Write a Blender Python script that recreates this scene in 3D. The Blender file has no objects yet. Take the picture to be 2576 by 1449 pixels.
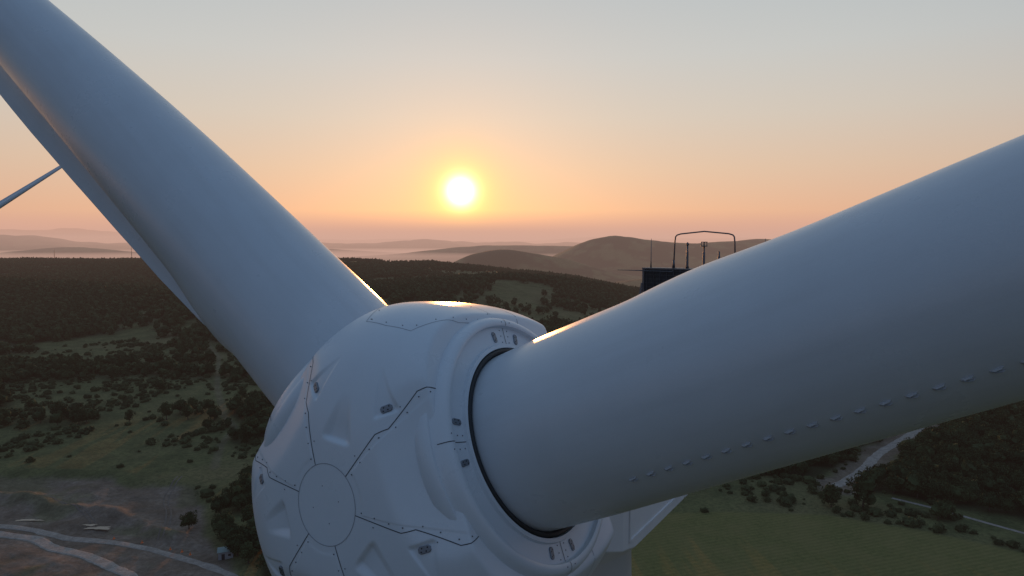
import bpy, bmesh, math, random
import numpy as np
from mathutils import Vector, Matrix
rng=np.random.default_rng(7); random.seed(7)
scene=bpy.context.scene
COL=scene.collection
HZ=105.0
# ------------------------------------------------------------------ helpers
def mat_new(name):
    m=bpy.data.materials.new(name); m.use_nodes=True
    nt=m.node_tree; b=nt.nodes["Principled BSDF"]
    return m,nt,b
def nd(nt,t,**k):
    x=nt.nodes.new(t)
    for a,v in k.items(): setattr(x,a,v)
    return x
def mathn(nt,op,a,b=None,clamp=False):
    x=nt.nodes.new('ShaderNodeMath'); x.operation=op; x.use_clamp=clamp
    for i,v in enumerate((a,b)):
        if v is None: continue
        if isinstance(v,(int,float)): x.inputs[i].default_value=v
        else: nt.links.new(v,x.inputs[i])
    return x.outputs[0]
def mixc(nt,f,a,b,mode='MIX'):
    x=nt.nodes.new('ShaderNodeMix'); x.data_type='RGBA'; x.blend_type=mode
    for i,v in ((0,f),(6,a),(7,b)):
        if isinstance(v,(int,float)): x.inputs[i].default_value=v
        elif isinstance(v,tuple): x.inputs[i].default_value=(*v,1)
        else: nt.links.new(v,x.inputs[i])
    return x.outputs[2]
def noise(nt,scale,detail=4,rough=.55,coord=None,w=None):
    x=nt.nodes.new('ShaderNodeTexNoise'); x.inputs['Scale'].default_value=scale
    x.inputs['Detail'].default_value=detail; x.inputs['Roughness'].default_value=rough
    if coord is not None: nt.links.new(coord,x.inputs['Vector'])
    return x.outputs['Fac']
def ramp(nt,f,stops):
    x=nt.nodes.new('ShaderNodeValToRGB'); e=x.color_ramp.elements
    while len(e)<len(stops): e.new(.5)
    for i,(p,c) in enumerate(stops):
        e[i].position=p; e[i].color=(*c,1) if len(c)==3 else c
    nt.links.new(f,x.inputs[0]); return x.outputs[0]
def mesh_obj(name,verts,faces,mat=None,smooth=True,parent=None,mw=None):
    me=bpy.data.meshes.new(name); me.from_pydata([tuple(map(float,v)) for v in verts],[],[tuple(map(int,f)) for f in faces]); me.update()
    if smooth: me.polygons.foreach_set('use_smooth',[True]*len(me.polygons))
    if mat:
        for m in (mat if isinstance(mat,list) else [mat]): me.materials.append(m)
    o=bpy.data.objects.new(name,me); COL.objects.link(o)
    if parent is not None: o.parent=parent
    if mw is not None: o.matrix_local=mw
    return o
def empty(name,parent=None,loc=None,label=None,cat=None):
    o=bpy.data.objects.new(name,None); COL.objects.link(o)
    if parent is not None:o.parent=parent
    if loc is not None:o.location=loc
    if label:o["label"]=label
    if cat:o["category"]=cat
    return o
class MB:
    def __init__(s): s.v=[];s.f=[];s.m=[]
    def add(s,v,f,mi=0):
        k=len(s.v); s.v+= [tuple(map(float,q)) for q in v]; s.f+=[tuple(int(i)+k for i in q) for q in f]; s.m+=[mi]*len(f)
    def box(s,c,sx,sy,sz,R=None,mi=0,bev=0.0,taper=1.0):
        c=np.array(c,float);P=[]
        for z,t in ((-1,1),(1,taper)):
            for x,y in ((-1,-1),(1,-1),(1,1),(-1,1)):
                p=np.array([x*sx/2*t,y*sy/2*t,z*sz/2])
                if R is not None:p=R@p
                P.append(c+p)
        s.add(P,[(3,2,1,0),(4,5,6,7),(0,1,5,4),(1,2,6,5),(2,3,7,6),(3,0,4,7)],mi)
    def tube(s,path,r,n=8,mi=0,caps=True):
        path=[np.array(p,float) for p in path]
        rr=r if isinstance(r,(list,tuple)) else [r]*len(path)
        V=[];F=[];up=None
        for i,p in enumerate(path):
            t=path[min(i+1,len(path)-1)]-path[max(i-1,0)]; t/=np.linalg.norm(t)
            if up is None:
                up=np.array([0,0,1.]) if abs(t[2])<.9 else np.array([1.,0,0])
            a=np.cross(up,t);a/=np.linalg.norm(a);b=np.cross(t,a);up=b
            for k in range(n):
                an=2*math.pi*k/n;V.append(p+rr[i]*(math.cos(an)*a+math.sin(an)*b))
        for i in range(len(path)-1):
            for k in range(n):
                F.append((i*n+k,i*n+(k+1)%n,(i+1)*n+(k+1)%n,(i+1)*n+k))
        if caps: F.append(tuple(range(n))[::-1]);F.append(tuple((len(path)-1)*n+k for k in range(n)))
        s.add(V,F,mi)
    def obj(s,name,mat,smooth=False,parent=None,mw=None):
        o=mesh_obj(name,s.v,s.f,mat,smooth,parent,mw)
        o.data.polygons.foreach_set('material_index',s.m); return o
def revolve(profile,n=128):
    V=[];F=[]
    for r,z in profile:
        for k in range(n):
            a=2*math.pi*k/n;V.append((r*math.cos(a),r*math.sin(a),z))
    for i in range(len(profile)-1):
        for k in range(n):
            F.append((i*n+k,i*n+(k+1)%n,(i+1)*n+(k+1)%n,(i+1)*n+k))
    return V,F
def sstep(a,b,x): 
    t=np.clip((x-a)/(b-a),0,1);return t*t*(3-2*t)
# ------------------------------------------------------------------ materials
def paint(name,col,rough=.34,dirt=.12,streak=False):
    m,nt,b=mat_new(name); tc=nd(nt,'ShaderNodeTexCoord').outputs['Object']
    n1=noise(nt,.9,6,.6,tc); n2=noise(nt,60,3,.6,tc)
    c=mixc(nt,mathn(nt,'MULTIPLY',ramp(nt,n1,[(.42,(0,0,0)),(.75,(1,1,1))]),dirt),col,tuple(q*.6 for q in col))
    c=mixc(nt,mathn(nt,'MULTIPLY',n2,.16),c,(.36,.37,.38))
    if streak:
        mp=nd(nt,'ShaderNodeMapping');nt.links.new(tc,mp.inputs[0]);mp.inputs['Scale'].default_value=(2.5,2.5,.12)
        n3=noise(nt,1.6,6,.65,mp.outputs[0])
        c=mixc(nt,mathn(nt,'MULTIPLY',ramp(nt,n3,[(.45,(0,0,0)),(.7,(1,1,1))]),.14),c,(.38,.38,.38))
    nt.links.new(c,b.inputs['Base Color'])
    nt.links.new(mathn(nt,'ADD',mathn(nt,'MULTIPLY',n1,.16),rough-.08),b.inputs['Roughness'])
    bp=nd(nt,'ShaderNodeBump'); bp.inputs['Strength'].default_value=.12; bp.inputs['Distance'].default_value=.01
    nt.links.new(noise(nt,45,5,.75,tc),bp.inputs['Height']); nt.links.new(bp.outputs[0],b.inputs['Normal'])
    return m
M_blade=paint("blade_paint",(.57,.62,.67),.29,.14,True)
M_spin=paint("spinner_paint",(.63,.69,.75),.29,.14)
M_nac=paint("nacelle_paint",(.68,.72,.75),.42,.2)
def simple(name,col,rough=.6,metal=0,var=.3,scale=8):
    m,nt,b=mat_new(name); tc=nd(nt,'ShaderNodeTexCoord').outputs['Object']
    c=mixc(nt,noise(nt,scale,5,.6,tc),tuple(q*(1-var) for q in col),tuple(min(1,q*(1+var)) for q in col))
    nt.links.new(c,b.inputs['Base Color']); b.inputs['Roughness'].default_value=rough;b.inputs['Metallic'].default_value=metal
    return m
M_rub=simple("rubber",(.02,.02,.022),.6)
M_seam=simple("seam_gap",(.05,.055,.065),.8)
M_seamlight=simple("seam_light",(.26,.28,.31),.8)
M_bolt=simple("bolt_steel",(.13,.14,.16),.45,.5)
M_latch=simple("latch_metal",(.22,.24,.27),.45,.6,.3,30)
M_dark=simple("dark_metal",(.022,.024,.028),.6,.2)
M_grey=simple("grey_metal",(.12,.12,.13),.5,.5)
M_grid=simple("grid_metal",(.05,.052,.06),.6,.3)
M_vg=simple("fin_plastic",(.42,.43,.44),.9)
# ------------------------------------------------------------------ rotor geometry
C=np.array([-1.213,10.7325,-3.7073+HZ])
A_,TI,TH,GA=[math.radians(v) for v in (32.33,5.76,24.75,2.13)]
def rotor_axes(a=A_,ti=TI):
    n=np.array([-math.sin(a)*math.cos(ti),-math.cos(a)*math.cos(ti),math.sin(ti)])
    h=np.array([math.cos(a),-math.sin(a),0]); w=np.cross(n,h); return n,h,w
PX=2.73;PZ=2.33;PE=2.95;LCUT=1.88
bl=[np.array([math.cos(TH+k*2*math.pi/3)*math.cos(GA),math.sin(TH+k*2*math.pi/3)*math.cos(GA),math.sin(GA)]) for k in range(3)]
def Rf(phi,az):
    """radius of spinner surface; phi polar from nose, az absolute in spinner frame (rad)"""
    s,c=np.sin(phi),np.cos(phi)
    R=((np.abs(s)/PX)**PE+(np.abs(c)/np.where(c>0,PZ,3.0))**PE)**(-1/PE)
    k=.012
    def smin(a,b,k=k): 
        m=np.minimum(a,b); return m-k*np.log(np.exp(-(a-m)/k)+np.exp(-(b-m)/k))
    d=[s*np.cos(az),s*np.sin(az),c]
    for b in bl:
        dt=d[0]*b[0]+d[1]*b[1]+d[2]*b[2]
        R=smin(R,np.where(dt>.2,LCUT/np.maximum(dt,.2),9),.02)
        for deg,L in ((44,2.625),(28,2.51)):
            f=b*math.sin(math.radians(deg))+np.array([0,0,1])*math.cos(math.radians(deg)); f/=np.linalg.norm(f)
            dt=d[0]*f[0]+d[1]*f[1]+d[2]*f[2]
            R=smin(R,np.where(dt>.5,L/np.maximum(dt,.5),9))
    R=smin(R,np.where(c<-.1,1.5/np.maximum(-c,.1),9),.03)
    rho=R*s
    da=(np.degrees(az)-24.75+60)%120-60
    for sg in (1,-1):
        x=rho*np.cos(np.radians(da));y=rho*np.sin(np.radians(da))*sg
        def P(ph,a): 
            r=2.66*math.sin(math.radians(ph)); return np.array([r*math.cos(math.radians(a)),r*math.sin(math.radians(a))])
        ap=P(47,49);ba=(P(38.5,31)+P(32,37))/2
        ax=ba-ap;L=np.linalg.norm(ax);ax/=L;pn=np.array([-ax[1],ax[0]])
        t=((x-ap[0])*ax[0]+(y-ap[1])*ax[1])/L; q=np.abs((x-ap[0])*pn[0]+(y-ap[1])*pn[1])
        hw=.17*np.clip(t,0,1)
        dep=.036*np.clip(t,0,1)*(1-sstep(.96,1.10,t))*(1-sstep(hw*.8-.01,hw+.012,q))*(np.cos(phi)>0)
        R=R-dep
        R=R+.005*(1-sstep(25.0,26.2,np.abs(da)))*(sg>0)*sstep(.62,.66,rho)*(np.cos(phi)>.45)
    db=(np.degrees(az)-24.75)%120-60
    x=rho*np.cos(np.radians(db));y=rho*np.sin(np.radians(db))
    t=(1.52-x)/(1.52-.88)
    hw=.05+.20*np.clip(t,0,1)
    dep=.052*sstep(0,.95,t)*(1-sstep(.96,1.10,t))*(1-sstep(hw*.5,hw+.04,np.abs(y)))*(np.cos(phi)>0)
    R=R-dep
    return R
def Sp(phid,azd,off=0.0):
    ph=math.radians(phid);az=math.radians(azd)
    def p(ph,az):
        r=float(Rf(np.array(ph),np.array(az)));return r*np.array([math.sin(ph)*math.cos(az),math.sin(ph)*math.sin(az),math.cos(ph)])
    q=p(ph,az);e=.01
    nn=np.cross(p(ph+e,az)-p(ph-e,az),p(ph,az+e)-p(ph,az-e)); nn/=np.linalg.norm(nn)
    if nn@q<0:nn=-nn
    return q+nn*off,nn
NP,NA=440,960
phs=np.linspace(.0005,math.pi-.02,NP);azs=np.linspace(0,2*math.pi,NA,endpoint=False)
PH,AZ=np.meshgrid(phs,azs,indexing='ij');RR=Rf(PH,AZ)
V=np.stack([RR*np.sin(PH)*np.cos(AZ),RR*np.sin(PH)*np.sin(AZ),RR*np.cos(PH)],-1).reshape(-1,3)
i=np.arange(NP-1)[:,None];j=np.arange(NA)[None,:];j2=(j+1)%NA
F=np.stack([i*NA+j+0*i,(i+1)*NA+j,(i+1)*NA+j2,i*NA+j2],-1).reshape(-1,4)
def fastmesh(name,V,F,mat,smooth=True):
    me=bpy.data.meshes.new(name);me.vertices.add(len(V));me.vertices.foreach_set('co',np.asarray(V,np.float32).ravel())
    me.loops.add(F.size);me.loops.foreach_set('vertex_index',F.astype(np.int32).ravel())
    me.polygons.add(len(F));k=F.shape[1]
    me.polygons.foreach_set('loop_start',np.arange(0,F.size,k,dtype=np.int32));me.polygons.foreach_set('loop_total',np.full(len(F),k,np.int32))
    me.polygons.foreach_set('use_smooth',np.full(len(F),smooth));me.materials.append(mat);me.update(calc_edges=True);me.validate();return me
SPIN_ME=fastmesh("spinner",V,F,M_spin)
def ribbon(mb,path,w,off,mi=0):
    pts=[];
    for (p0,a0),(p1,a1) in zip(path[:-1],path[1:]):
        n=max(2,int(max(abs(p1-p0),abs(a1-a0)*.6)/.8))
        for k in range(n): pts.append((p0+(p1-p0)*k/n,a0+(a1-a0)*k/n))
    pts.append(path[-1]);Q=[Sp(p,a,off) for p,a in pts];V=[];F=[]
    for i,(q,nn) in enumerate(Q):
        t=Q[min(i+1,len(Q)-1)][0]-Q[max(i-1,0)][0];t/=np.linalg.norm(t);s=np.cross(nn,t)
        V+= [q-s*w/2,q+s*w/2]
    for i in range(len(Q)-1):F.append((2*i,2*i+1,2*i+3,2*i+2))
    mb.add(V,F,mi);return Q
def dome(mb,p,nn,r,hgt):
    nn=np.array(nn);a=np.cross(nn,[.3,.5,.8]);a/=np.linalg.norm(a);b=np.cross(nn,a);V=[];n=8
    for rr,hh in ((1,-.2),(1,.5),(.6,1)):
        for k in range(n):
            an=2*math.pi*k/n;V.append(p+nn*hgt*hh+r*rr*(math.cos(an)*a+math.sin(an)*b))
    F=[(l*n+k,l*n+(k+1)%n,(l+1)*n+(k+1)%n,(l+1)*n+k) for l in range(2) for k in range(n)]+[tuple(2*n+k for k in range(n))]
    mb.add(V,F)
seams=MB();lseam=MB();bolts=MB()
SEAM=[(12.8,28),(29,30),(33,26.8),(45,30),(50,27.5),(52,26.5)]
def resample(Q,step,start=.12):
    out=[];acc=-start
    for i in range(len(Q)-1):
        d=np.linalg.norm(Q[i+1][0]-Q[i][0]);acc+=d
        if acc>=step or (acc>=0 and acc-d<0):
            if acc>=step:acc=0
            t=Q[i+1][0]-Q[i][0];t/=np.linalg.norm(t);out.append((Q[i][0],Q[i][1],t))
    return out
for k in range(3):
    a0=24.75+120*k
    for sg in (1,-1):
        Q=ribbon(seams,[(p,a0+sg*a) for p,a in SEAM],.0115,.004)
        for j,(p,nn,t) in enumerate(resample(Q,.22)):
            s=np.cross(nn,t)*(-sg)
            dome(bolts,p+s*.06,nn,.0095,.008)
            if j%4==1: dome(bolts,p-s*.06,nn,.008,.006)
    hp=[(57,a0+70),(56,a0+60),(57,a0+50),(72,a0+45),(90,a0+44),(90,a0+76),(72,a0+75),(57,a0+70)]
    Q=ribbon(lseam,hp,.008,.003)
    for p,nn,t in resample(Q,.27):
        s=np.cross(nn,t);dome(bolts,p+s*.06,nn,.0085,.006)
Q=ribbon(lseam,[(12.9,a) for a in range(0,361,6)],.009,.004)
Q=ribbon(lseam,[(104,a) for a in range(0,361,6)],.012,.004)
for a in (20,110,200,290):
    p,nn=Sp(6,a);dome(bolts,p,nn,.007,.006)
def latch_mesh():
    mb=MB()
    w,l,t=.092,.165,.010;c=.024
    o=[(-w/2+c,-l/2),(w/2-c,-l/2),(w/2,-l/2+c),(w/2,l/2-c),(w/2-c,l/2),(-w/2+c,l/2),(-w/2,l/2-c),(-w/2,-l/2+c)]
    V=[(x,y,-.03) for x,y in o]+[(x,y,t) for x,y in o]+[(x*.85,y*.9,t+.006) for x,y in o]
    F=[(i,(i+1)%8,8+(i+1)%8,8+i) for i in range(8)]+[(8+i,8+(i+1)%8,16+(i+1)%8,16+i) for i in range(8)]+[tuple(range(16,24))]
    mb.add(V,F,0)
    for x,y in ((-.02,.045),(.02,.03),(-.02,-.02),(.02,-.045)):
        mb.add([(x+.011*math.cos(q*math.pi/3),y+.011*math.sin(q*math.pi/3),t+.0085) for q in range(6)],[tuple(range(6))],1)
    me=bpy.data.meshes.new("latch_plate");me.from_pydata(mb.v,[],mb.f);me.materials.append(M_latch);me.materials.append(M_dark)
    me.polygons.foreach_set('material_index',mb.m);me.update();return me
LATCH_ME=latch_mesh()
def m_from(cols,loc):
    m=Matrix.Identity(4)
    for j in range(3):
        for i in range(3): m[i][j]=float(cols[j][i])
    for i in range(3): m[i][3]=float(loc[i])
    return m
# ---- blade mesh (local: Z along blade, X upwind, Y=ZxX)
def lerp(s,tab):
    return float(np.interp(s,[t[0] for t in tab],[t[1] for t in tab]))
T_LE=[(0,1.3),(3,1.3),(4.5,1.26),(6,1.225),(8,1.185),(10,1.13),(13,1.02),(16,.90),(20,.80),(35,.6),(50,.40),(57,.22),(58,.05)]
T_TE=[(0,1.3),(3,1.3),(4.2,1.29),(4.8,1.52),(5.4,1.80),(6.3,2.06),(8,2.18),(10,2.22),(12,2.22),(16,2.12),(22,1.85),(35,1.35),(50,.8),(57,.35),(58,.06)]
T_HT=[(0,1.3),(3,1.3),(4.5,1.26),(6,1.225),(8,1.185),(10,1.13),(13,1.02),(16,.89),(18,.81),(25,.55),(35,.35),(50,.16),(58,.03)]
TEANG=262
def prebend(s):
    return .0036*max(0,s-1)**2 if s<15 else .0036*14**2+(s-15)*.085 if s<30 else .0036*14**2+1.275
def blade_pt(s,t,teang=TEANG):
    m=float(sstep(4.2,6.8,s));LE=lerp(s,T_LE);TE=lerp(s,T_TE);HT=lerp(s,T_HT)
    ct,st=math.cos(t),math.sin(t)
    if ct>=0: x=ct*LE;y=st*HT
    else:
        x=ct*TE;q=-ct;yc=abs(st)
        if st>=0:
            y=HT*(yc*(1-m)+m*((1-q**1.7)*.97+.03))
        else:
            rb=min(1.0,abs(x)/min(TE,1.32*HT/1.3+.0));body=math.sqrt(max(0,1-rb*rb))
            thin=.10*(1-q)+.015
            g=(body**4+thin**4)**.25 - .10*math.sin(math.pi*min(1,max(0,(q-.45)/.55)))
            y=-HT*(yc*(1-m)+m*g)
    tw=math.radians(lerp(s,[(0,0),(14,0),(30,-12),(58,-20)]))
    ang=math.radians(teang-180)+tw
    c,sn=math.cos(ang),math.sin(ang)
    return (x*c-y*sn, x*sn+y*c, s)
def blade_mesh():
    ss=list(np.arange(1.86,20,.2))+list(np.arange(20,57,1.0))+[57,57.5,57.8,58.0];n=144
    V=[];F=[]
    for s in ss:
        for k in range(n):
            V.append(blade_pt(s,2*math.pi*k/n))
    for i in range(len(ss)-1):
        for k in range(n):F.append((i*n+k,i*n+(k+1)%n,(i+1)*n+(k+1)%n,(i+1)*n+k))
    F.append(tuple((len(ss)-1)*n+k for k in range(n)))
    return V,F
BV,BF=blade_mesh()
def blade_me(pitch):
    c,s=math.cos(pitch),math.sin(pitch)
    V=[(x*c-y*s+prebend(z),x*s+y*c,z) for x,y,z in BV]
    me=bpy.data.meshes.new("blade");me.from_pydata(V,[],BF);me.polygons.foreach_set('use_smooth',[True]*len(BF));me.materials.append(M_blade);me.update();return me
PITCH=[math.radians(-46),0.0,math.radians(-10)]
BLADES=[blade_me(p) for p in PITCH]
prof=[(1.6,1.2),(1.95,1.42),(2.03,1.60),(2.02,1.72),(2.0,1.78),(1.985,1.80),(1.955,1.805),(1.945,1.82),(1.93,1.86),(1.90,1.92),(1.875,1.965),(1.845,1.995),(1.81,2.01),(1.77,2.012),(1.745,2.00),(1.738,1.95),(1.730,1.93),(1.70,1.928),(1.47,1.928),(1.462,1.94),(1.455,1.975),(1.40,1.978),(1.393,1.96),(1.39,1.86)]
V,F=revolve(prof,192);COLLAR=bpy.data.meshes.new("blade_collar");COLLAR.from_pydata(V,[],F);COLLAR.polygons.foreach_set('use_smooth',[True]*len(F));COLLAR.materials.append(M_spin);COLLAR.update()
COLLAR.set_sharp_from_angle(angle=math.radians(40))
V,F=revolve([(1.387,1.87),(1.385,1.965),(1.37,1.99),(1.34,1.995),(1.318,1.98),(1.304,1.95),(1.297,1.87)],160)
GASK=bpy.data.meshes.new("root_seal");GASK.from_pydata(V,[],F);GASK.polygons.foreach_set('use_smooth',[True]*len(F));GASK.materials.append(M_rub);GASK.update()
def ob(name,me,parent,mw=None):
    o=bpy.data.objects.new(name,me);COL.objects.link(o);o.parent=parent
    if mw is not None:o.matrix_local=mw
    return o
def vg_mesh():
    mb=MB()
    for y0,y1 in ((-.008,-.022),(.008,.022)):
        V=[(-.004,y0,-.065),(-.004,y1,.065),(.030,y1,.038),(.030,y0,-.02)]
        V2=[(a,b+.004,c) for a,b,c in V]
        mb.add(V+V2,[(0,1,2,3),(7,6,5,4),(0,4,5,1),(1,5,6,2),(2,6,7,3),(3,7,4,0)])
    me=bpy.data.meshes.new("vortex_fin");me.from_pydata(mb.v,[],mb.f);me.materials.append(M_vg);me.update();return me
VG=vg_mesh()
def build_turbine(Cw,theta,label,detail=True,ground=0.0,yaw=A_):
    n,h,w=rotor_axes(yaw)
    back=np.array([-n[0],-n[1],0]);back/=np.linalg.norm(back)
    base=np.array([Cw[0],Cw[1],0])+back*4.1-h*.08; base[2]=ground
    root=empty("wind_turbine",None,tuple(base),label,"wind turbine")
    off=Cw-base
    rot=theta-TH
    hh=math.cos(rot)*h+math.sin(rot)*w; ww=np.cross(n,hh)
    MN=m_from([h,back,[0,0,1]],off)
    hw=2.12;zb=-2.12;zt=1.02
    def sec(y,s,c=.16):
        ct=.3
        o=[(-hw+c,zb),(hw-c,zb),(hw,zb+c),(hw,zt-ct),(hw-ct,zt),(-hw+ct,zt),(-hw,zt-ct),(-hw,zb+c)]
        return [(a*s,y,(zz+.5)*s-.5) for a,zz in o]
    ys=[(1.25,.72,.5),(1.5,.86,.5),(1.9,.93,.45),(2.6,1,.3),(3.2,1,.16),(6.0,1,.16),(6.03,.992,.16),(6.07,.992,.16),(6.1,1,.16),(10.5,1,.16),(10.53,.992,.16),(10.57,.992,.16),(10.6,1,.16),(14.6,1,.16),(15.1,.97,.2),(15.5,.88,.3)]
    V=[];F=[]
    for y,s,c in ys:V+=sec(y,s,c)
    for i in range(len(ys)-1):
        for k in range(8):F.append((i*8+k,i*8+(k+1)%8,(i+1)*8+(k+1)%8,(i+1)*8+k))
    F.append(tuple(range(8))[::-1]);F.append(tuple((len(ys)-1)*8+k for k in range(8)))
    nac=mesh_obj("nacelle",V,F,M_nac,False,root,MN)
    bv=nac.modifiers.new("b",'BEVEL');bv.width=.05;bv.segments=3;bv.limit_method='ANGLE'
    twH=off[2]-2.14
    V,F=revolve([(2.6,0),(2.3,twH*.5),(1.66,twH-2.5),(1.62,twH-.3),(1.70,twH-.28),(1.70,twH-.02),(1.3,twH)],96)
    tw=mesh_obj("tower",V,F,M_nac,True,root)
    MS=m_from([hh,ww,n],off)
    sp=ob("spinner",SPIN_ME,root,MS)
    if detail:
        mb=MB()
        for y0,y1 in ((2.9,5.7),(6.4,10.2)):
            for x in (hw+.012,-hw-.012):
                for z in (-1.75,.45): mb.box((x,(y0+y1)/2,z),.03,y1-y0,.05)
                for y in (y0,y1): mb.box((x,y,-.65),.03,.05,2.25)
        mb.obj("side_panel",M_nac,False,nac)
        seams.obj("panel_seam",M_seam,False,sp);lseam.obj("hatch_outline",M_seamlight,False,sp)
        o=bolts.obj("bolt_heads",M_bolt,True,sp);o["kind"]="stuff"
        for k in range(3):
            for sg in (1,-1):
                p,nn=Sp(36.2,24.75+120*k+sg*35,.004)
                tz=np.array([0,0,1])-nn*nn[2];tz/=np.linalg.norm(tz);tx=np.cross(tz,nn)
                ob("latch_plate",LATCH_ME,sp,m_from([tx,tz,nn],p))
        cb=MB();cy=14.2;ct=2.74;cw=3.95
        cb.box((0,cy,(zt+ct)/2+.02),cw,.5,ct-zt-.05,None,1)
        for k in range(12):
            z=zt+.12+k*(ct-zt-.2)/11
            cb.box((0,cy-.27,z),cw-.05,.02,.022,None,2)
        for k in range(17):
            cb.box((-cw/2+.1+k*(cw-.2)/16,cy-.275,(zt+ct)/2+.02),.022,.02,ct-zt-.05,None,2)
        cb.box((0,cy,ct+.0),cw+.14,.60,.05,None,0)
        for sx in (-1,1):
            cb.box((sx*(cw/2+.03),cy-.26,(zt+ct)/2),.07,.07,ct-zt,None,0)
            cb.tube([(sx*(cw/2+.06),cy-.3,ct-.5),(sx*(cw/2+.28),cy-.3,zt+.02)],.045,6,0)
        cb.tube([(-cw/2,cy-.34,ct-.08),(-.95,cy-.38,ct-.08),(-.9,cy-.36,ct+.05)],.016,6,0)
        cool=cb.obj("cooling_unit",[M_grey,M_dark,M_grid],False,nac)
        rl=MB();rr=.024
        rl.tube([(-1.03,cy,ct+.03),(-1.0,cy,ct+.9),(-.98,cy,ct+1.08),(-.93,cy,ct+1.14),(-.8,cy,ct+1.18),(0,cy,ct+1.26),(.8,cy,ct+1.18),(.93,cy,ct+1.14),(.98,cy,ct+1.08),(1.0,cy,ct+.9),(1.03,cy,ct+.03)],rr,10)
        for x in (-1.03,1.03): rl.tube([(x,cy,ct+.02),(x,cy,ct+.3)],[.055,.035],8)
        rl.obj("safety_hoop",M_grey,True,nac)
        for x,hgt,kind in ((-.56,.80,0),(.0,.78,1),(.50,.60,2)):
            ab=MB();ab.tube([(x,cy,ct),(x,cy,ct+.12),(x,cy,ct+hgt*.72),(x,cy,ct+hgt*.75),(x,cy,ct+hgt)],[.07,.045,.04,.03,.03],8)
            if kind==0:
                ab.tube([(x,cy,ct+hgt),(x,cy,ct+hgt+.03),(x,cy,ct+hgt+.1)],[.05,.055,.02],8)
            if kind==1:
                ab.tube([(x,cy,ct+hgt-.02),(x,cy,ct+hgt+.01)],[.11,.11],10)
                for q in range(4):
                    a=q*math.pi/2+.4;ab.tube([(x+.09*math.cos(a),cy+.09*math.sin(a),ct+hgt),(x+.09*math.cos(a),cy+.09*math.sin(a),ct+hgt+.12)],.012,5)
                ab.tube([(x,cy,ct+hgt+.11),(x,cy,ct+hgt+.14)],[.11,.11],10)
            ab.obj("wind_sensor",M_grey,True,nac)
        for x,z0,hgt in ((-1.84,0,1.02),(1.95,0,1.02)):
            ab=MB();ab.tube([(x,cy,ct+z0),(x,cy,ct+.25),(x,cy,ct+hgt)],[.03,.014,.009],6);ab.obj("lightning_rod",M_grey,True,nac)
        ab=MB();ab.tube([(-1.9,cy-.2,ct-.08),(-2.4,cy-.2,ct-.08),(-3.0,cy-.2,ct-.08)],[.025,.015,.010],6);ab.obj("lightning_rod",M_grey,True,nac)
    for k in range(3):
        t=theta+k*2*math.pi/3
        b=(math.cos(t)*h+math.sin(t)*w)*math.cos(GA)+n*math.sin(GA)
        e1=n-b*(n@b);e1/=np.linalg.norm(e1);e2=np.cross(b,e1)
        MBm=m_from([e1,e2,b],off)
        bo=ob("blade",BLADES[k] if detail else BLADES[1],root,MBm)
        if detail:
            co=ob("blade_collar",COLLAR,root,MBm)
            ob("root_seal",GASK,co)
            sm=MB();cbm=MB()
            for ca in (-7.5,86.5,-96,178):
                for dd in (-9.7,9.7):
                    a=math.radians(ca+dd);rd=np.array([math.cos(a),math.sin(a),0]);tn=np.array([-math.sin(a),math.cos(a),0])
                    ob("latch_plate",LATCH_ME,co,m_from([tn*.9,rd,[0,0,1]],rd*1.585+np.array([0,0,1.930])))
                for dd in (-3.2,3.2):
                    a=math.radians(ca+dd);rd=np.array([math.cos(a),math.sin(a),0])
                    for r_,z_ in ((1.50,1.929),(1.60,1.929),(1.69,1.929),(1.80,2.011)):
                        dome(cbm,rd*r_+np.array([0,0,z_]),np.array([0,0,1.]),.0085,.008)
                a=math.radians(ca);rd=np.array([math.cos(a),math.sin(a),0]);tn=np.array([-math.sin(a),math.cos(a),0]);P=[]
                for (r,z) in prof[8:20]:
                    P.append(rd*(r+.003)+np.array([0,0,z+.004]))
                V=[];F=[]
                for p in P:V+=[p-tn*.005,p+tn*.005]
                for i in range(len(P)-1):F.append((2*i,2*i+1,2*i+3,2*i+2))
                sm.add(V,F)
            sm.obj("collar_joint",M_seam,False,co)
            o=cbm.obj("bolt_heads",M_bolt,True,co);o["kind"]="stuff"
            if k==0:
                pc=PITCH[0];c_,s_=math.cos(pc),math.sin(pc)
                for q in range(21):
                    s=3.8+q*.2375; best=None
                    for tt in np.linspace(0,2*math.pi,721):
                        p=blade_pt(s,tt);p=(p[0]*c_-p[1]*s_,p[0]*s_+p[1]*c_,s);d=abs(math.atan2(p[1],p[0])-math.radians(41.5))
                        if best is None or d<best[0]:best=(d,p)
                    p=np.array(best[1]);a=math.atan2(p[1],p[0]);rd=np.array([math.cos(a),math.sin(a),0]);tn=np.array([-math.sin(a),math.cos(a),0])
                    p=p+np.array([prebend(s),0,0])
                    ob("vortex_fin",VG,bo,m_from([rd,tn,[0,0,1]],p))
    return root
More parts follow.
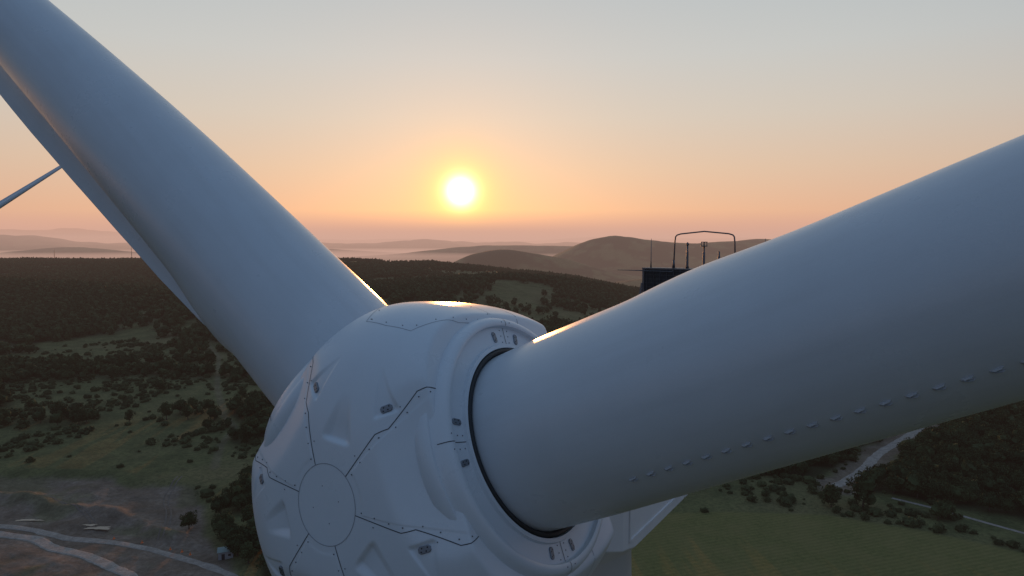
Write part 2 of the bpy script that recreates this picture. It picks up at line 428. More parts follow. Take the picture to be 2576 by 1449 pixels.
# ------------------------------------------------------------------ terrain
def h2(ix,iy,seed):
    v=np.sin(ix*127.1+iy*311.7+seed*74.7)*43758.5453;return v-np.floor(v)
def vn(x,y,seed=0):
    ix=np.floor(x);iy=np.floor(y);fx=x-ix;fy=y-iy;fx=fx*fx*(3-2*fx);fy=fy*fy*(3-2*fy)
    return (h2(ix,iy,seed)*(1-fx)+h2(ix+1,iy,seed)*fx)*(1-fy)+(h2(ix,iy+1,seed)*(1-fx)+h2(ix+1,iy+1,seed)*fx)*fy
def fbm(x,y,sc,oct=4,seed=0):
    r=0;a=.5;x=x/sc;y=y/sc
    for o in range(oct): r=r+a*vn(x,y,seed+o*3.3);x=x*2.03+5.1;y=y*2.03+1.7;a*=.5
    return r/(1-.5**oct)
def poly_sd(x,y,poly):
    d=np.full(np.shape(x),1e9);ins=np.zeros(np.shape(x),bool);n=len(poly)
    for i in range(n):
        x0,y0=poly[i];x1,y1=poly[(i+1)%n];ex,ey=x1-x0,y1-y0
        t=np.clip(((x-x0)*ex+(y-y0)*ey)/(ex*ex+ey*ey),0,1);d=np.minimum(d,np.hypot(x-x0-t*ex,y-y0-t*ey))
        c=((y0>y)!=(y1>y))&(x<(x1-x0)*(y-y0)/((y1-y0) if y1!=y0 else 1e-9)+x0);ins^=c
    return np.where(ins,-d,d)
def line_d(x,y,pts):
    d=np.full(np.shape(x),1e9)
    for (x0,y0),(x1,y1) in zip(pts[:-1],pts[1:]):
        ex,ey=x1-x0,y1-y0;t=np.clip(((x-x0)*ex+(y-y0)*ey)/(ex*ex+ey*ey),0,1);d=np.minimum(d,np.hypot(x-x0-t*ex,y-y0-t*ey))
    return d
DIRT=[(-300,306),(-231,304),(-200,303),(-180,300),(-160,291),(-138,287),(-126,268),(-112,245),(-98,228),(-84,204),(-80,170),(-330,160)]
FIELD=[(20,262),(47,256),(85,258),(120,255),(150,240),(172,223),(190,200),(200,150),(20,150)]
ROAD_L1=[(-260,262),(-192,250),(-176,246),(-160,239.5),(-146,236.5),(-128,230.5),(-111,222),(-97,214),(-86,206),(-74,190)]
ROAD_L2=[(-200,247),(-187,243),(-172,239),(-160,231),(-146,225),(-132,216),(-119,207),(-104,190)]
ROAD_R=[(138,286),(145,291),(152,298),(163,309),(177,326),(195,344),(217,365),(248,396),(282,430),(330,470)]
PATH_R=[(155,272),(160,267),(168.5,258),(176,248),(184,238),(196,222),(206,205)]
TRACK=[(-320,700),(-263,607),(-210,480),(-172,402),(-156,378),(-150,345),(-138,310)]
RUTS=[[(-150,300),(-146,280),(-136,262),(-130,248),(-126,236)],[(-215,285),(-190,276),(-170,262),(-158,250)]]
BANK=[(-240,284),(-205,279),(-184,268),(-158,262),(-138,250),(-122,238)]
def Hh(x,y):
    r=np.hypot(x,y)+1e-6;tn=np.where(y>0,x/np.maximum(np.abs(y),1e-3),np.sign(x)*9)
    z=4*(fbm(x,y,260,3,1)-.5)+.5*(fbm(x,y,40,3,2)-.5)*(x<0)
    z=z*sstep(80,300,r)*np.where(x>0,sstep(240,420,r),1)
    dsd=poly_sd(x,y,DIRT)
    z=z-1.8*sstep(-6,2,-dsd+3*(fbm(x,y,18,2,9)-.5))*sstep(200,245,y)*(x<0)
    rd=np.minimum(line_d(x,y,ROAD_L1),line_d(x,y,ROAD_L2))
    z=z+sstep(3,8,-dsd)*sstep(3.5,9,rd)*(3.4*(fbm(x,y,20,4,13)-.5)+1.2*(fbm(x,y,6,3,14)-.5))
    bank=line_d(x,y,BANK)
    z=z+3.0*np.exp(-(bank/3.6)**2)*(fbm(x,y,12,3,19)+.3)
    z=z+26*(fbm(x,y,900,4,5)-.5)*sstep(500,1200,r)
    zc=np.interp(tn,[-3,-.75,-.5,-.25,-.12,0,.1,.18,.5,.8,3],[42,36,36,36,26,6,-12,-34,-30,-20,0])
    D=np.interp(tn,[-3,-.75,-.25,0,.18,.8,3],[2800,2700,2200,1950,1700,2000,2500])
    w=sstep(.35,1.0,r/D)
    z=z+zc*w+12*(fbm(x,y,420,3,15)-.5)*w
    z=z+22*np.exp(-((r-1250-260*np.sin(tn*5))/210)**2)*(.4+fbm(x,y,500,3,17))
    drop=sstep(1.0,2.3,r/D)
    z=z*(1-drop)+(-250+70*(fbm(x,y,1800,5,21)-.5))*drop
    def g(cx,cy,sx,sy,a):
        return a*np.exp(-(((x-cx)/sx)**2+((y-cy)/sy)**2))
    hills=g(800,7000,560,900,245)+g(1400,7050,700,800,205)+g(2200,7600,900,900,215)+g(3200,8300,1000,1200,320)+g(-230,5200,420,500,205)+g(300,5400,560,500,190)+g(1050,4300,700,420,120)+g(900,11500,2200,1200,250)+g(-900,12500,1500,900,150)+g(-7700,12000,1500,900,240)+g(-4800,15000,2500,900,170)
    nf=.92+.16*fbm(x,y,500,5,31)
    z=z+hills*drop*nf
    az=tn
    fm=np.interp(az,[-3,-.8,-.62,-.45,-.3,-.1,.1,.5,3],[560,620,640,520,420,340,380,430,400])
    z=z+fm*np.exp(-((r-33000)/3500)**2)*(.30+1.4*fbm(x,y,3800,4,41))
    z=z+np.interp(az,[-3,-.8,-.5,-.2,.1,.5,3],[360,420,340,290,280,330,300])*np.exp(-((r-20000)/2200)**2)*(.1+1.6*fbm(x,y,2400,4,43))
    return z
azf=np.radians(np.linspace(-50,50,801));azb=np.radians(np.linspace(50,310,106))[1:-1]
azz=np.concatenate([azf,azb]);nA=len(azz)
rad=np.concatenate([np.geomspace(2,140,36)[:-1],np.geomspace(140,330,160)[:-1],np.geomspace(330,46000,460)]);nR=len(rad)
Rg,Ag=np.meshgrid(rad,azz,indexing='ij');X=Rg*np.sin(Ag);Y=Rg*np.cos(Ag)
Z=Hh(X,Y)
V=np.stack([X,Y,Z],-1).reshape(-1,3);V=np.vstack([V,[[0,0,Z[0,0]]]])
i=np.arange(nR-1)[:,None];j=np.arange(nA)[None,:];j2=(j+1)%nA
F=np.stack([i*nA+j,i*nA+j2,(i+1)*nA+j2,(i+1)*nA+j],-1).reshape(-1,4)
def forest_mask(x,y):
    r=np.hypot(x,y)
    th=np.interp(r,[0,280,330,620,760,1000,2600],[.63,.64,.68,.66,.49,.42,.40])
    nz=fbm(x,y,130,4,51)
    f=sstep(-.07,.05,nz-th)
    f=f*(1-.95*sstep(40,10,line_d(x,y,[(-480,590),(-420,600),(-330,620),(-240,600)])))
    def cap(pts,w):return sstep(w+8,w-6,line_d(x,y,pts)+14*(fbm(x,y,25,2,61)-.5))
    f=np.maximum(f,cap([(-113,312),(-109,290),(-101,262)],4)*.8)
    f=np.maximum(f,cap([(-340,400),(-280,392),(-250,400)],9)*.5)
    f=np.maximum(f,cap([(-330,520),(-270,540),(-230,520)],14)*.6)
    f=np.maximum(f,cap([(-92,236),(-78,215),(-68,190)],7))
    f=np.maximum(f,cap([(-60,300),(0,320),(60,320),(110,305),(136,300)],9))
    rt=[(150,300),(166,291),(176,272),(196,240),(215,225),(420,300),(600,700),(300,640),(80,420),(60,340),(110,330)]
    f=np.maximum(f,sstep(6,-6,poly_sd(x,y,rt)+12*(fbm(x,y,30,2,63)-.5)))
    f=f*sstep(2,8,poly_sd(x,y,DIRT))*sstep(0,6,poly_sd(x,y,FIELD))
    for p,w in ((ROAD_L1,5),(ROAD_L2,5),(ROAD_R,8),(PATH_R,4)): f=f*sstep(w,w+4,line_d(x,y,p))
    f=f*sstep(2,6,poly_sd(x,y,[(60,262),(112,296),(140,287),(150,262),(160,240),(120,252)]))
    f=f*sstep(1.5,5,line_d(x,y,TRACK))
    clear=sstep(.53,.66,fbm(x,y,200,5,71))*(r>650)
    return f*(1-.92*clear)
xs,ys_=V[:,0],V[:,1]
fm=forest_mask(xs,ys_);dm=sstep(2,-3,poly_sd(xs,ys_,DIRT)+9*(fbm(xs,ys_,14,3,81)-.5))
dm=dm*(1-.5*sstep(.55,.66,fbm(xs,ys_,26,4,86))*sstep(5,9,np.minimum(line_d(xs,ys_,ROAD_L1),line_d(xs,ys_,ROAD_L2))))
for p,w in ((ROAD_R,8),):dm=np.maximum(dm,.9*sstep(w+4,w-3,line_d(xs,ys_,p)+9*(fbm(xs,ys_,12,3,82)-.5))*(ys_<420))
fd=sstep(1.5,-1.5,poly_sd(xs,ys_,FIELD))
dm=np.maximum(dm,.35*sstep(3,1,line_d(xs,ys_,TRACK)))
M_gr,nt,b=mat_new("ground_cover")
geo=nd(nt,'ShaderNodeNewGeometry').outputs['Position']
at=nd(nt,'ShaderNodeVertexColor');at.layer_name="cover";sep=nd(nt,'ShaderNodeSeparateColor');nt.links.new(at.outputs[0],sep.inputs[0])
n_big=noise(nt,.012,6,.6,geo);n_mid=noise(nt,.07,6,.65,geo);n_fine=noise(nt,.6,5,.7,geo)
mead=mixc(nt,ramp(nt,n_mid,[(.38,(0,0,0)),(.62,(1,1,1))]),(.064,.082,.036),(.118,.130,.056))
mead=mixc(nt,ramp(nt,n_big,[(.50,(0,0,0)),(.70,(1,1,1))]),mead,(.15,.138,.068))
mead=mixc(nt,ramp(nt,n_fine,[(.38,(0,0,0)),(.56,(1,1,1))]),mixc(nt,.5,mead,(.026,.035,.018)),mead)
wv=nd(nt,'ShaderNodeTexWave');wv.inputs['Scale'].default_value=.16;wv.inputs['Distortion'].default_value=1.2;wv.inputs['Detail'].default_value=3
mp=nd(nt,'ShaderNodeMapping');mp.inputs['Rotation'].default_value=(0,0,1.25);nt.links.new(geo,mp.inputs[0]);nt.links.new(mp.outputs[0],wv.inputs[0])
fld=mixc(nt,ramp(nt,n_fine,[(.3,(0,0,0)),(.7,(1,1,1))]),(.090,.100,.036),(.165,.165,.062))
fld=mixc(nt,mathn(nt,'MULTIPLY',ramp(nt,n_mid,[(.42,(0,0,0)),(.6,(1,1,1))]),.7),fld,(.165,.150,.062))
fld=mixc(nt,mathn(nt,'MULTIPLY',wv.outputs['Fac'],.3),fld,(.060,.074,.026))
fst=mixc(nt,n_mid,(.016,.024,.013),(.036,.046,.023))
drt=mixc(nt,ramp(nt,n_mid,[(.35,(0,0,0)),(.65,(1,1,1))]),(.13,.105,.083),(.25,.21,.175))
drt=mixc(nt,ramp(nt,n_fine,[(.35,(0,0,0)),(.7,(1,1,1))]),mixc(nt,.6,drt,(.06,.048,.038)),drt)
c=mixc(nt,sep.outputs[0],mead,fst);c=mixc(nt,sep.outputs[2],c,fld);c=mixc(nt,sep.outputs[1],c,drt)
nt.links.new(c,b.inputs['Base Color']);b.inputs['Roughness'].default_value=.95;b.inputs['Specular IOR Level'].default_value=.1
bp=nd(nt,'ShaderNodeBump');bp.inputs['Strength'].default_value=.7;bp.inputs['Distance'].default_value=.7
nt.links.new(n_fine,bp.inputs['Height']);nt.links.new(bp.outputs[0],b.inputs['Normal'])
cap_f=np.array([[nR*nA,(k+1)%nA,k] for k in range(nA)])
me=bpy.data.meshes.new("ground");me.vertices.add(len(V));me.vertices.foreach_set('co',V.astype(np.float32).ravel())
LI=np.concatenate([F.ravel(),cap_f.ravel()]).astype(np.int32);me.loops.add(len(LI));me.loops.foreach_set('vertex_index',LI)
tot=np.concatenate([np.full(len(F),4),np.full(nA,3)]).astype(np.int32);me.polygons.add(len(tot))
me.polygons.foreach_set('loop_start',(np.cumsum(tot)-tot).astype(np.int32));me.polygons.foreach_set('loop_total',tot)
me.polygons.foreach_set('use_smooth',np.ones(len(tot),bool));me.update(calc_edges=True);me.materials.append(M_gr)
ca=me.color_attributes.new("cover",'FLOAT_COLOR','POINT');ca.data.foreach_set('color',np.stack([fm,dm,fd,np.ones_like(fm)],-1).astype(np.float32).ravel())
g=bpy.data.objects.new("ground",me);COL.objects.link(g);g["kind"]="structure"
if me.polygons[1000].normal.z<0: me.flip_normals()
def road(name,pts,w,mat,off=.10,edge=.4):
    P=[]
    pts=[np.array(p,float) for p in pts]
    for i in range(len(pts)-1):
        p0=pts[max(i-1,0)];p1=pts[i];p2=pts[i+1];p3=pts[min(i+2,len(pts)-1)]
        L=np.linalg.norm(p2-p1);n=max(2,int(L/1.0))
        for k in range(n):
            t=k/n;P.append(.5*((2*p1)+(-p0+p2)*t+(2*p0-5*p1+4*p2-p3)*t*t+(-p0+3*p1-3*p2+p3)*t**3))
    P.append(pts[-1]);V=[];F=[];m=9
    for i,p in enumerate(P):
        t=P[min(i+1,len(P)-1)]-P[max(i-1,0)];t/=np.linalg.norm(t);s=np.array([t[1],-t[0]])
        for k in range(m):
            u=(k/(m-1)-.5);sd=3. if u<0 else 11.
            ww=w*(1+edge*2*(float(fbm(np.array(i*1.0),np.array(sd*7),6,3,9))-.5))
            q=p+s*ww*u;o_=off-.04*(abs(abs(u)-.22)<.08)
            V.append((q[0],q[1],float(Hh(np.array(q[0]),np.array(q[1])))+(o_ if 0<k<m-1 else -.2)))
    for i in range(len(P)-1):
        for k in range(m-1):F.append((i*m+k,i*m+k+1,(i+1)*m+k+1,(i+1)*m+k))
    o=mesh_obj(name,V,F,mat,True);o["kind"]="structure"
    if o.data.polygons[3].normal.z<0:o.data.flip_normals()
    return o
def gravel(name,a,bcol,sc=.35):
    m,nt,b=mat_new(name);geo=nd(nt,'ShaderNodeNewGeometry').outputs['Position']
    c=mixc(nt,ramp(nt,noise(nt,sc,6,.75,geo),[(.36,(0,0,0)),(.64,(1,1,1))]),a,bcol)
    c=mixc(nt,mathn(nt,'MULTIPLY',ramp(nt,noise(nt,1.6,5,.7,geo),[(.45,(0,0,0)),(.65,(1,1,1))]),.45),c,tuple(q*.5 for q in a))
    nt.links.new(c,b.inputs['Base Color']);b.inputs['Roughness'].default_value=.9
    bp=nd(nt,'ShaderNodeBump');bp.inputs['Strength'].default_value=.5;bp.inputs['Distance'].default_value=.4
    nt.links.new(noise(nt,1.2,4,.7,geo),bp.inputs['Height']);nt.links.new(bp.outputs[0],b.inputs['Normal']);return m
M_grav=gravel("gravel",(.18,.165,.15),(.31,.285,.26));M_grav2=gravel("gravel_pale",(.19,.175,.16),(.33,.31,.285));M_rut=gravel("packed_earth",(.09,.076,.064),(.15,.13,.112))
road("gravel_road",ROAD_L1,3.8,M_grav,.12);road("gravel_road",ROAD_L2,4.8,M_grav2,.16)
road("gravel_road",ROAD_R,5.2,M_grav2,.14);road("footpath",PATH_R,1.8,M_grav,.12,.35)
for r_ in RUTS:
    for dx in (0,1.9): road("dirt_track",[(a+dx,b_) for a,b_ in r_],.7,M_rut,.10,.5)
M_wat,nt,b=mat_new("puddle_water");b.inputs['Roughness'].default_value=.08
geo=nd(nt,'ShaderNodeNewGeometry').outputs['Position'];nt.links.new(mixc(nt,noise(nt,.5,3,.5,geo),(.03,.03,.03),(.06,.055,.05)),b.inputs['Base Color'])
for cx,cy,rx,ry in ((-153,246.5,4.5,1.3),(-158,249,2.4,.8),(-186,256,5,.8)):
    n=40;V=[(cx,cy,0)]
    for k in range(n):
        a=2*math.pi*k/n;rr=1+.25*math.sin(3*a+cx)+.15*math.sin(7*a+cy);V.append((cx+rx*rr*math.cos(a),cy+ry*rr*math.sin(a),0))
    top=max(float(Hh(np.array(v[0]),np.array(v[1]))) for v in V)
    V=[(a,b_,top+.03) for a,b_,_ in V]
    o=mesh_obj("puddle_water",V,[(0,1+k,1+(k+1)%n) for k in range(n)],M_wat,False);o["kind"]="structure"
# ------------------------------------------------------------------ vegetation
def leafmat(name,a,bcol):
    m,nt,b=mat_new(name);oi=nd(nt,'ShaderNodeObjectInfo');tc=nd(nt,'ShaderNodeTexCoord').outputs['Object']
    c=mixc(nt,noise(nt,.9,3,.6,tc),a,bcol)
    c=mixc(nt,oi.outputs['Random'],mixc(nt,.4,c,(.012,.021,.011)),mixc(nt,.35,c,(.066,.082,.034)))
    nt.links.new(c,b.inputs['Base Color']);b.inputs['Roughness'].default_value=.9;b.inputs['Specular IOR Level'].default_value=.08
    return m
M_leaf=leafmat("foliage",(.024,.042,.019),(.058,.085,.036));M_bush=leafmat("shrub_foliage",(.034,.050,.023),(.075,.092,.042))
M_bark=simple("bark",(.06,.045,.035),.9)
def crown_mesh(name,seed,rx,rz,zc,ncl,nl,ls,mat):
    r=np.random.default_rng(seed);V=[];F=[]
    d=r.normal(size=(ncl,3));d/=np.linalg.norm(d,axis=1)[:,None];rad_=.45+.55*r.random(ncl)**.5
    lump=1+.25*np.sin(d[:,0]*4+seed)+.2*np.sin(d[:,1]*5+seed*2)
    cc=d*rad_[:,None]*lump[:,None]*np.array([rx,rx,rz])+np.array([0,0,zc]);cc[:,2]=np.maximum(cc[:,2],zc-rz*.75)
    cr=(.22+.16*r.random(ncl))*rx
    for c,q in zip(cc,cr):
        p=r.normal(size=(nl,3));p/=np.linalg.norm(p,axis=1)[:,None];p=c+p*q*(.6+.5*r.random((nl,1)))
        a=r.normal(size=(nl,3));a/=np.linalg.norm(a,axis=1)[:,None];b=np.cross(a,r.normal(size=(nl,3)));b/=np.linalg.norm(b,axis=1)[:,None]
        s=ls*(.7+.7*r.random((nl,1)))
        k=len(V)
        for t in range(nl):
            V+= [p[t]-a[t]*s[t],p[t]+b[t]*s[t]*.6,p[t]+a[t]*s[t],p[t]-b[t]*s[t]*.6]
            F.append((k+4*t,k+4*t+1,k+4*t+2,k+4*t+3))
    for _ in range(6):
        bm=bmesh.new();bmesh.ops.create_icosphere(bm,subdivisions=2,radius=1)
        c=np.array([r.normal()*.28*rx,r.normal()*.28*rx,zc+r.normal()*.22*rz]);q=rx*(.42+.15*r.random());k=len(V)
        for v in bm.verts:
            w=np.array(v.co);V.append(c+w*q*(1+.25*math.sin(w[0]*7+seed)+.2*math.sin(w[1]*9+w[2]*6)))
        for f in bm.faces:F.append(tuple(k+v.index for v in f.verts))
        bm.free()
    me=bpy.data.meshes.new(name);me.from_pydata([tuple(v) for v in V],[],F);me.materials.append(mat);me.update();return me
def trunk_mesh(seed):
    r=random.Random(seed);mb=MB();mb.tube([(0,0,-.6),(0,0,.3),(.1,.05,2.2),(.0,.1,4.0),(.1,0,6.0)],[.32,.24,.19,.13,.05],8)
    for k in range(5):
        a=k*1.3+r.random();z=2+k*.6;mb.tube([(0.05,.05,z),(math.cos(a)*.9,math.sin(a)*.9,z+.8),(math.cos(a)*1.9,math.sin(a)*1.9,z+1.8)],[.10,.07,.02],6)
    me=bpy.data.meshes.new("trunk");me.from_pydata(mb.v,[],mb.f);me.materials.append(M_bark);me.update();return me
crowns=[crown_mesh("crown",s,rx,rz,zc,46,34,.30,M_leaf) for s,rx,rz,zc in ((1,3.1,3.1,4.8),(2,3.5,2.8,4.6),(3,2.7,3.5,5.2),(4,3.7,3.0,4.8),(5,3.0,2.7,4.3))]
trunks=[trunk_mesh(s) for s in range(3)]
far=[crown_mesh("far_crown",s+20,3.6,3.3,3.9,14,12,.75,M_leaf) for s in range(4)]
shr=[crown_mesh("shrub",s+40,1.5+.5*(s%2),.9+.2*(s//2),.7,16,20,.2,M_bush) for s in range(4)]
def proj(x,y,z):
    p=math.radians(4);zz=z-HZ;d=y*math.cos(p)-zz*math.sin(p);up=y*math.sin(p)+zz*math.cos(p)
    return 512+683*x/d,288-683*up/d
def visible(u,v):
    ok=(u>-5)&(u<1029)&(v<582)
    hid=((u-429)**2+(v-477)**2<172**2)
    U=u/.3975;Vv=v/.3975
    hid|=(U>1330)&(Vv>862-.43*(U-1325))&(Vv<1325-.28*(U-1440)-10)
    hid|=(U<992)&(Vv>778-.93*(992-U))&(Vv<825-1.22*(520-U))&(U<850)
    return ok&~hid
def sample(sp,r0,r1,azl=43):
    n=int(2*r1/sp)+2;gx,gy=np.meshgrid(np.arange(-r1,r1,sp),np.arange(0,r1,sp));gx=gx+rng.uniform(-.45,.45,gx.shape)*sp;gy=gy+rng.uniform(-.45,.45,gy.shape)*sp
    r=np.hypot(gx,gy);a=np.degrees(np.arctan2(gx,gy));k=(r>r0)&(r<r1)&(np.abs(a)<azl);return gx[k],gy[k]
x1,y1=sample(6.0,165,800);k=rng.random(len(x1))<forest_mask(x1,y1)*.95;x1,y1=x1[k],y1[k];s1=rng.uniform(.6,1.2,len(x1))
lone=[(-120,247,.85),(-104,239,1.05),(-100,234,.9),(126,263,1.15),(138,262,1.55),(-113,258,.9),(-97,246,1.0),(-90,230,1.1),(-92,222,1.0),(-86,216,.9),(-82,226,1.2),(-300,420,.9),(-246,470,1.0),(-222,390,.8),(-340,520,1.1)]
x2,y2=sample(9.0,800,3000);k=rng.random(len(x2))<forest_mask(x2,y2);x2,y2=x2[k],y2[k];s2=rng.uniform(.8,1.6,len(x2))
z1=Hh(x1,y1);z2=Hh(x2,y2)
u,v=proj(x1,y1,z1+4);vis=visible(u,v);size=s1/np.hypot(x1,y1)
order=np.argsort(-(size*vis))[:285];sel=np.zeros(len(x1),bool);sel[order]=True;sel&=vis
def make_tree(ci,ti,x,y,z,s,rot,label,first=None):
    e=bpy.data.objects.new("tree",None);COL.objects.link(e);e.location=(x,y,z);e.scale=(s,s,s*random.uniform(.9,1.1));e.rotation_euler=(0,0,rot)
    e["label"]=label;e["category"]="tree";e["group"]="trees of the woodland"
    for nm,me in (("trunk",trunks[ti]),("crown",crowns[ci])):
        o=bpy.data.objects.new(nm,me);COL.objects.link(o);o.parent=e
    return e
idx=np.where(sel)[0]
for q in idx:
    make_tree(int(rng.integers(5)),int(rng.integers(3)),float(x1[q]),float(y1[q]),float(z1[q])-.1,float(s1[q]),float(rng.uniform(0,6.28)),"dark green broadleaf tree in a dense wood")
for (x,y,s) in lone:
    e=make_tree(int(rng.integers(5)),int(rng.integers(3)),x,y,float(Hh(np.array(x),np.array(y)))-.1-(.9*s if s>1.12 and x>0 else 0),s,float(rng.uniform(0,6.28)),"lone bushy dark green tree standing in open ground");e["group"]="lone trees"
def stuff(name,xs,ys,zs,ss,srcs,label=None):
    n=len(xs);me=bpy.data.meshes.new(name);me.vertices.add(n);me.vertices.foreach_set('co',np.stack([xs,ys,zs],-1).astype(np.float32).ravel())
    a=me.attributes.new("scl",'FLOAT','POINT');a.data.foreach_set('value',ss.astype(np.float32))
    a=me.attributes.new("rot",'FLOAT_VECTOR','POINT');rv=np.zeros((n,3),np.float32);rv[:,2]=rng.uniform(0,6.28,n);a.data.foreach_set('vector',rv.ravel())
    o=bpy.data.objects.new(name,me);COL.objects.link(o);o["kind"]="stuff"
    cl=bpy.data.collections.new(name+"_source")
    for m_ in srcs:
        so=bpy.data.objects.new(m_.name,m_);cl.objects.link(so)
    ng=bpy.data.node_groups.new(name,'GeometryNodeTree');ng.interface.new_socket("Geometry",in_out='INPUT',socket_type='NodeSocketGeometry');ng.interface.new_socket("Geometry",in_out='OUTPUT',socket_type='NodeSocketGeometry')
    I=ng.nodes.new('NodeGroupInput');O=ng.nodes.new('NodeGroupOutput');ip=ng.nodes.new('GeometryNodeInstanceOnPoints');ci=ng.nodes.new('GeometryNodeCollectionInfo')
    ci.inputs[0].default_value=cl;ci.inputs['Separate Children'].default_value=True
    ip.inputs['Pick Instance'].default_value=True
    ns=ng.nodes.new('GeometryNodeInputNamedAttribute');ns.data_type='FLOAT';ns.inputs[0].default_value="scl"
    nr=ng.nodes.new('GeometryNodeInputNamedAttribute');nr.data_type='FLOAT_VECTOR';nr.inputs[0].default_value="rot"
    L=ng.links.new;L(I.outputs[0],ip.inputs['Points']);L(ci.outputs[0],ip.inputs['Instance']);L(ns.outputs['Attribute'],ip.inputs['Scale']);L(nr.outputs['Attribute'],ip.inputs['Rotation']);L(ip.outputs[0],O.inputs[0])
    md=o.modifiers.new("scatter",'NODES');md.node_group=ng;return o
stuff("woodland",np.concatenate([x1[~sel],x2]),np.concatenate([y1[~sel],y2]),np.concatenate([z1[~sel],z2])-.3,np.concatenate([s1[~sel],s2]),far)
x3,y3=sample(4.2,165,800)
fmk=forest_mask(x3,y3);pr=sstep(.51,.64,fbm(x3,y3,50,4,91))*.6+.03
pr=pr*(1-fmk)*sstep(0,6,poly_sd(x3,y3,DIRT))*sstep(-1,3,poly_sd(x3,y3,FIELD))
for p,w in ((ROAD_L1,4),(ROAD_L2,4),(ROAD_R,5),(PATH_R,2.5),(TRACK,2)):pr=pr*sstep(w,w+2,line_d(x3,y3,p))
k=rng.random(len(x3))<pr;x3,y3=x3[k],y3[k];z3=Hh(x3,y3);s3=rng.uniform(.4,1.5,len(x3))
u,v=proj(x3,y3,z3+1);vis=visible(u,v);size=s3/np.hypot(x3,y3);order=np.argsort(-(size*vis))[:290];sel=np.zeros(len(x3),bool);sel[order]=True;sel&=vis
for q in np.where(sel)[0]:
    o=bpy.data.objects.new("shrub",shr[int(rng.integers(4))]);COL.objects.link(o);s=float(s3[q]);o.location=(float(x3[q]),float(y3[q]),float(z3[q])-.1);o.scale=(s,s,s);o.rotation_euler=(0,0,float(rng.uniform(0,6.28)))
    o["label"]="low dark green shrub on the rough grass";o["category"]="shrub";o["group"]="shrubs on the meadow"
stuff("undergrowth",x3[~sel],y3[~sel],z3[~sel]-.1,s3[~sel],shr)
# ------------------------------------------------------------------ small things
def hz(x,y):return float(Hh(np.array(float(x)),np.array(float(y))))
M_wall=simple("shed_wall",(.26,.26,.27),.8);M_roof=simple("shed_roof",(.16,.22,.22),.6,.2)
sh=empty("shed",None,(-96,222.5,hz(-96,222.5)),"small grey shed with teal metal roof beside the dirt track","shed");sh.rotation_euler=(0,0,.35)
mb=MB();mb.box((0,0,1.25),4.6,4.0,2.9);mb.obj("wall",M_wall,False,sh)
mb=MB();V=[(-2.6,-2.3,2.72),(2.6,-2.3,2.72),(2.6,2.3,2.72),(-2.6,2.3,2.72),(-2.6,0,3.6),(2.6,0,3.6)]
mb.add(V,[(0,1,5,4),(2,3,4,5),(0,4,3),(1,2,5),(3,2,1,0)]);mb.obj("roof",M_roof,False,sh)
mb=MB();mb.box((-.8,-2.03,.95),1.0,.06,2.1);mb.obj("door",M_dark,False,sh)
mb=MB();mb.box((1.2,-2.03,1.5),.9,.06,.7);mb.obj("window",M_dark,False,sh)
M_or=simple("cone_orange",(.75,.16,.03),.5);
def cone_mesh():
    mb=MB();V,F=revolve([(.30,.04),(.26,.06),(.05,.95),(.0,.97)],16);mb.add(V,F);mb.box((0,0,.03),.75,.75,.06);me=bpy.data.meshes.new("traffic_cone");me.from_pydata(mb.v,[],mb.f);me.materials.append(M_or);return me
CM=cone_mesh()
for x,y in ((-143,238.5),(-131,235),(-118,229),(-113,227),(-109,224.5)):
    o=bpy.data.objects.new("traffic_cone",CM);COL.objects.link(o);o.location=(x,y,hz(x,y)+.05);o["label"]="small orange traffic cone at the gravel road edge";o["category"]="traffic cone";o["group"]="cones along the gravel road"
def mast(x,y,hh_):
    z=hz(x,y);mb=MB()
    for a in range(3):
        ca,sa=math.cos(a*2.094),math.sin(a*2.094);mb.tube([(ca*2.0,sa*2.0,-2),(ca*.4,sa*.4,hh_)],[.35,.2],5)
    for k in range(10):
        z0=hh_*k/10;z1=hh_*(k+1)/10;r0=2-1.6*k/10;r1=2-1.6*(k+1)/10
        for a in range(3):
            mb.tube([(math.cos(a*2.094)*r0,math.sin(a*2.094)*r0,z0),(math.cos((a+1)*2.094)*r1,math.sin((a+1)*2.094)*r1,z1)],.15,4)
    mb.tube([(0,0,hh_-1),(0,0,hh_+6)],.25,5)
    o=mb.obj("radio_mast",M_grey,False);o.location=(x,y,z);o["label"]="slender lattice mast rising above the wooded ridge";o["category"]="mast";o["group"]="masts on the ridge"
mast(-1380,2480,50);mast(-1660,2480,42)
# ------------------------------------------------------------------ turbines
build_turbine(C,TH,"large white wind turbine seen close up at its spinner",True,hz(C[0]+2.2,C[1]+3.5))
C2=np.array([-138.5,150,-10.2+HZ])
build_turbine(C2,math.radians(29.8),"neighbouring white wind turbine with one blade reaching out",False,hz(-138,154),math.radians(5))
# ------------------------------------------------------------------ haze volumes
def vol(name,lo,hi,ext,colr):
    lo=np.array(lo);hi=np.array(hi);mb=MB();mb.box((lo+hi)/2,*(hi-lo))
    m=bpy.data.materials.new(name);m.use_nodes=True;nt=m.node_tree;nt.nodes.clear();out=nt.nodes.new('ShaderNodeOutputMaterial')
    ab=nt.nodes.new('ShaderNodeVolumeAbsorption');ab.inputs[0].default_value=(0,0,0,1);ab.inputs[1].default_value=ext
    em=nt.nodes.new('ShaderNodeEmission');em.inputs[0].default_value=(*colr,1);em.inputs[1].default_value=ext  # set glow colour stands in for daylight scattered by haze and mist
    ad=nt.nodes.new('ShaderNodeAddShader');nt.links.new(ab.outputs[0],ad.inputs[0]);nt.links.new(em.outputs[0],ad.inputs[1]);nt.links.new(ad.outputs[0],out.inputs['Volume'])
    o=mb.obj(name,m);o["kind"]="structure";return o
vol("haze",(-60000,-60000,-900),(60000,60000,250),1/27000,(.60,.385,.315))
vol("valley_mist",(-30000,8600,-800),(30000,34000,-95),1/4500,(.68,.41,.32))
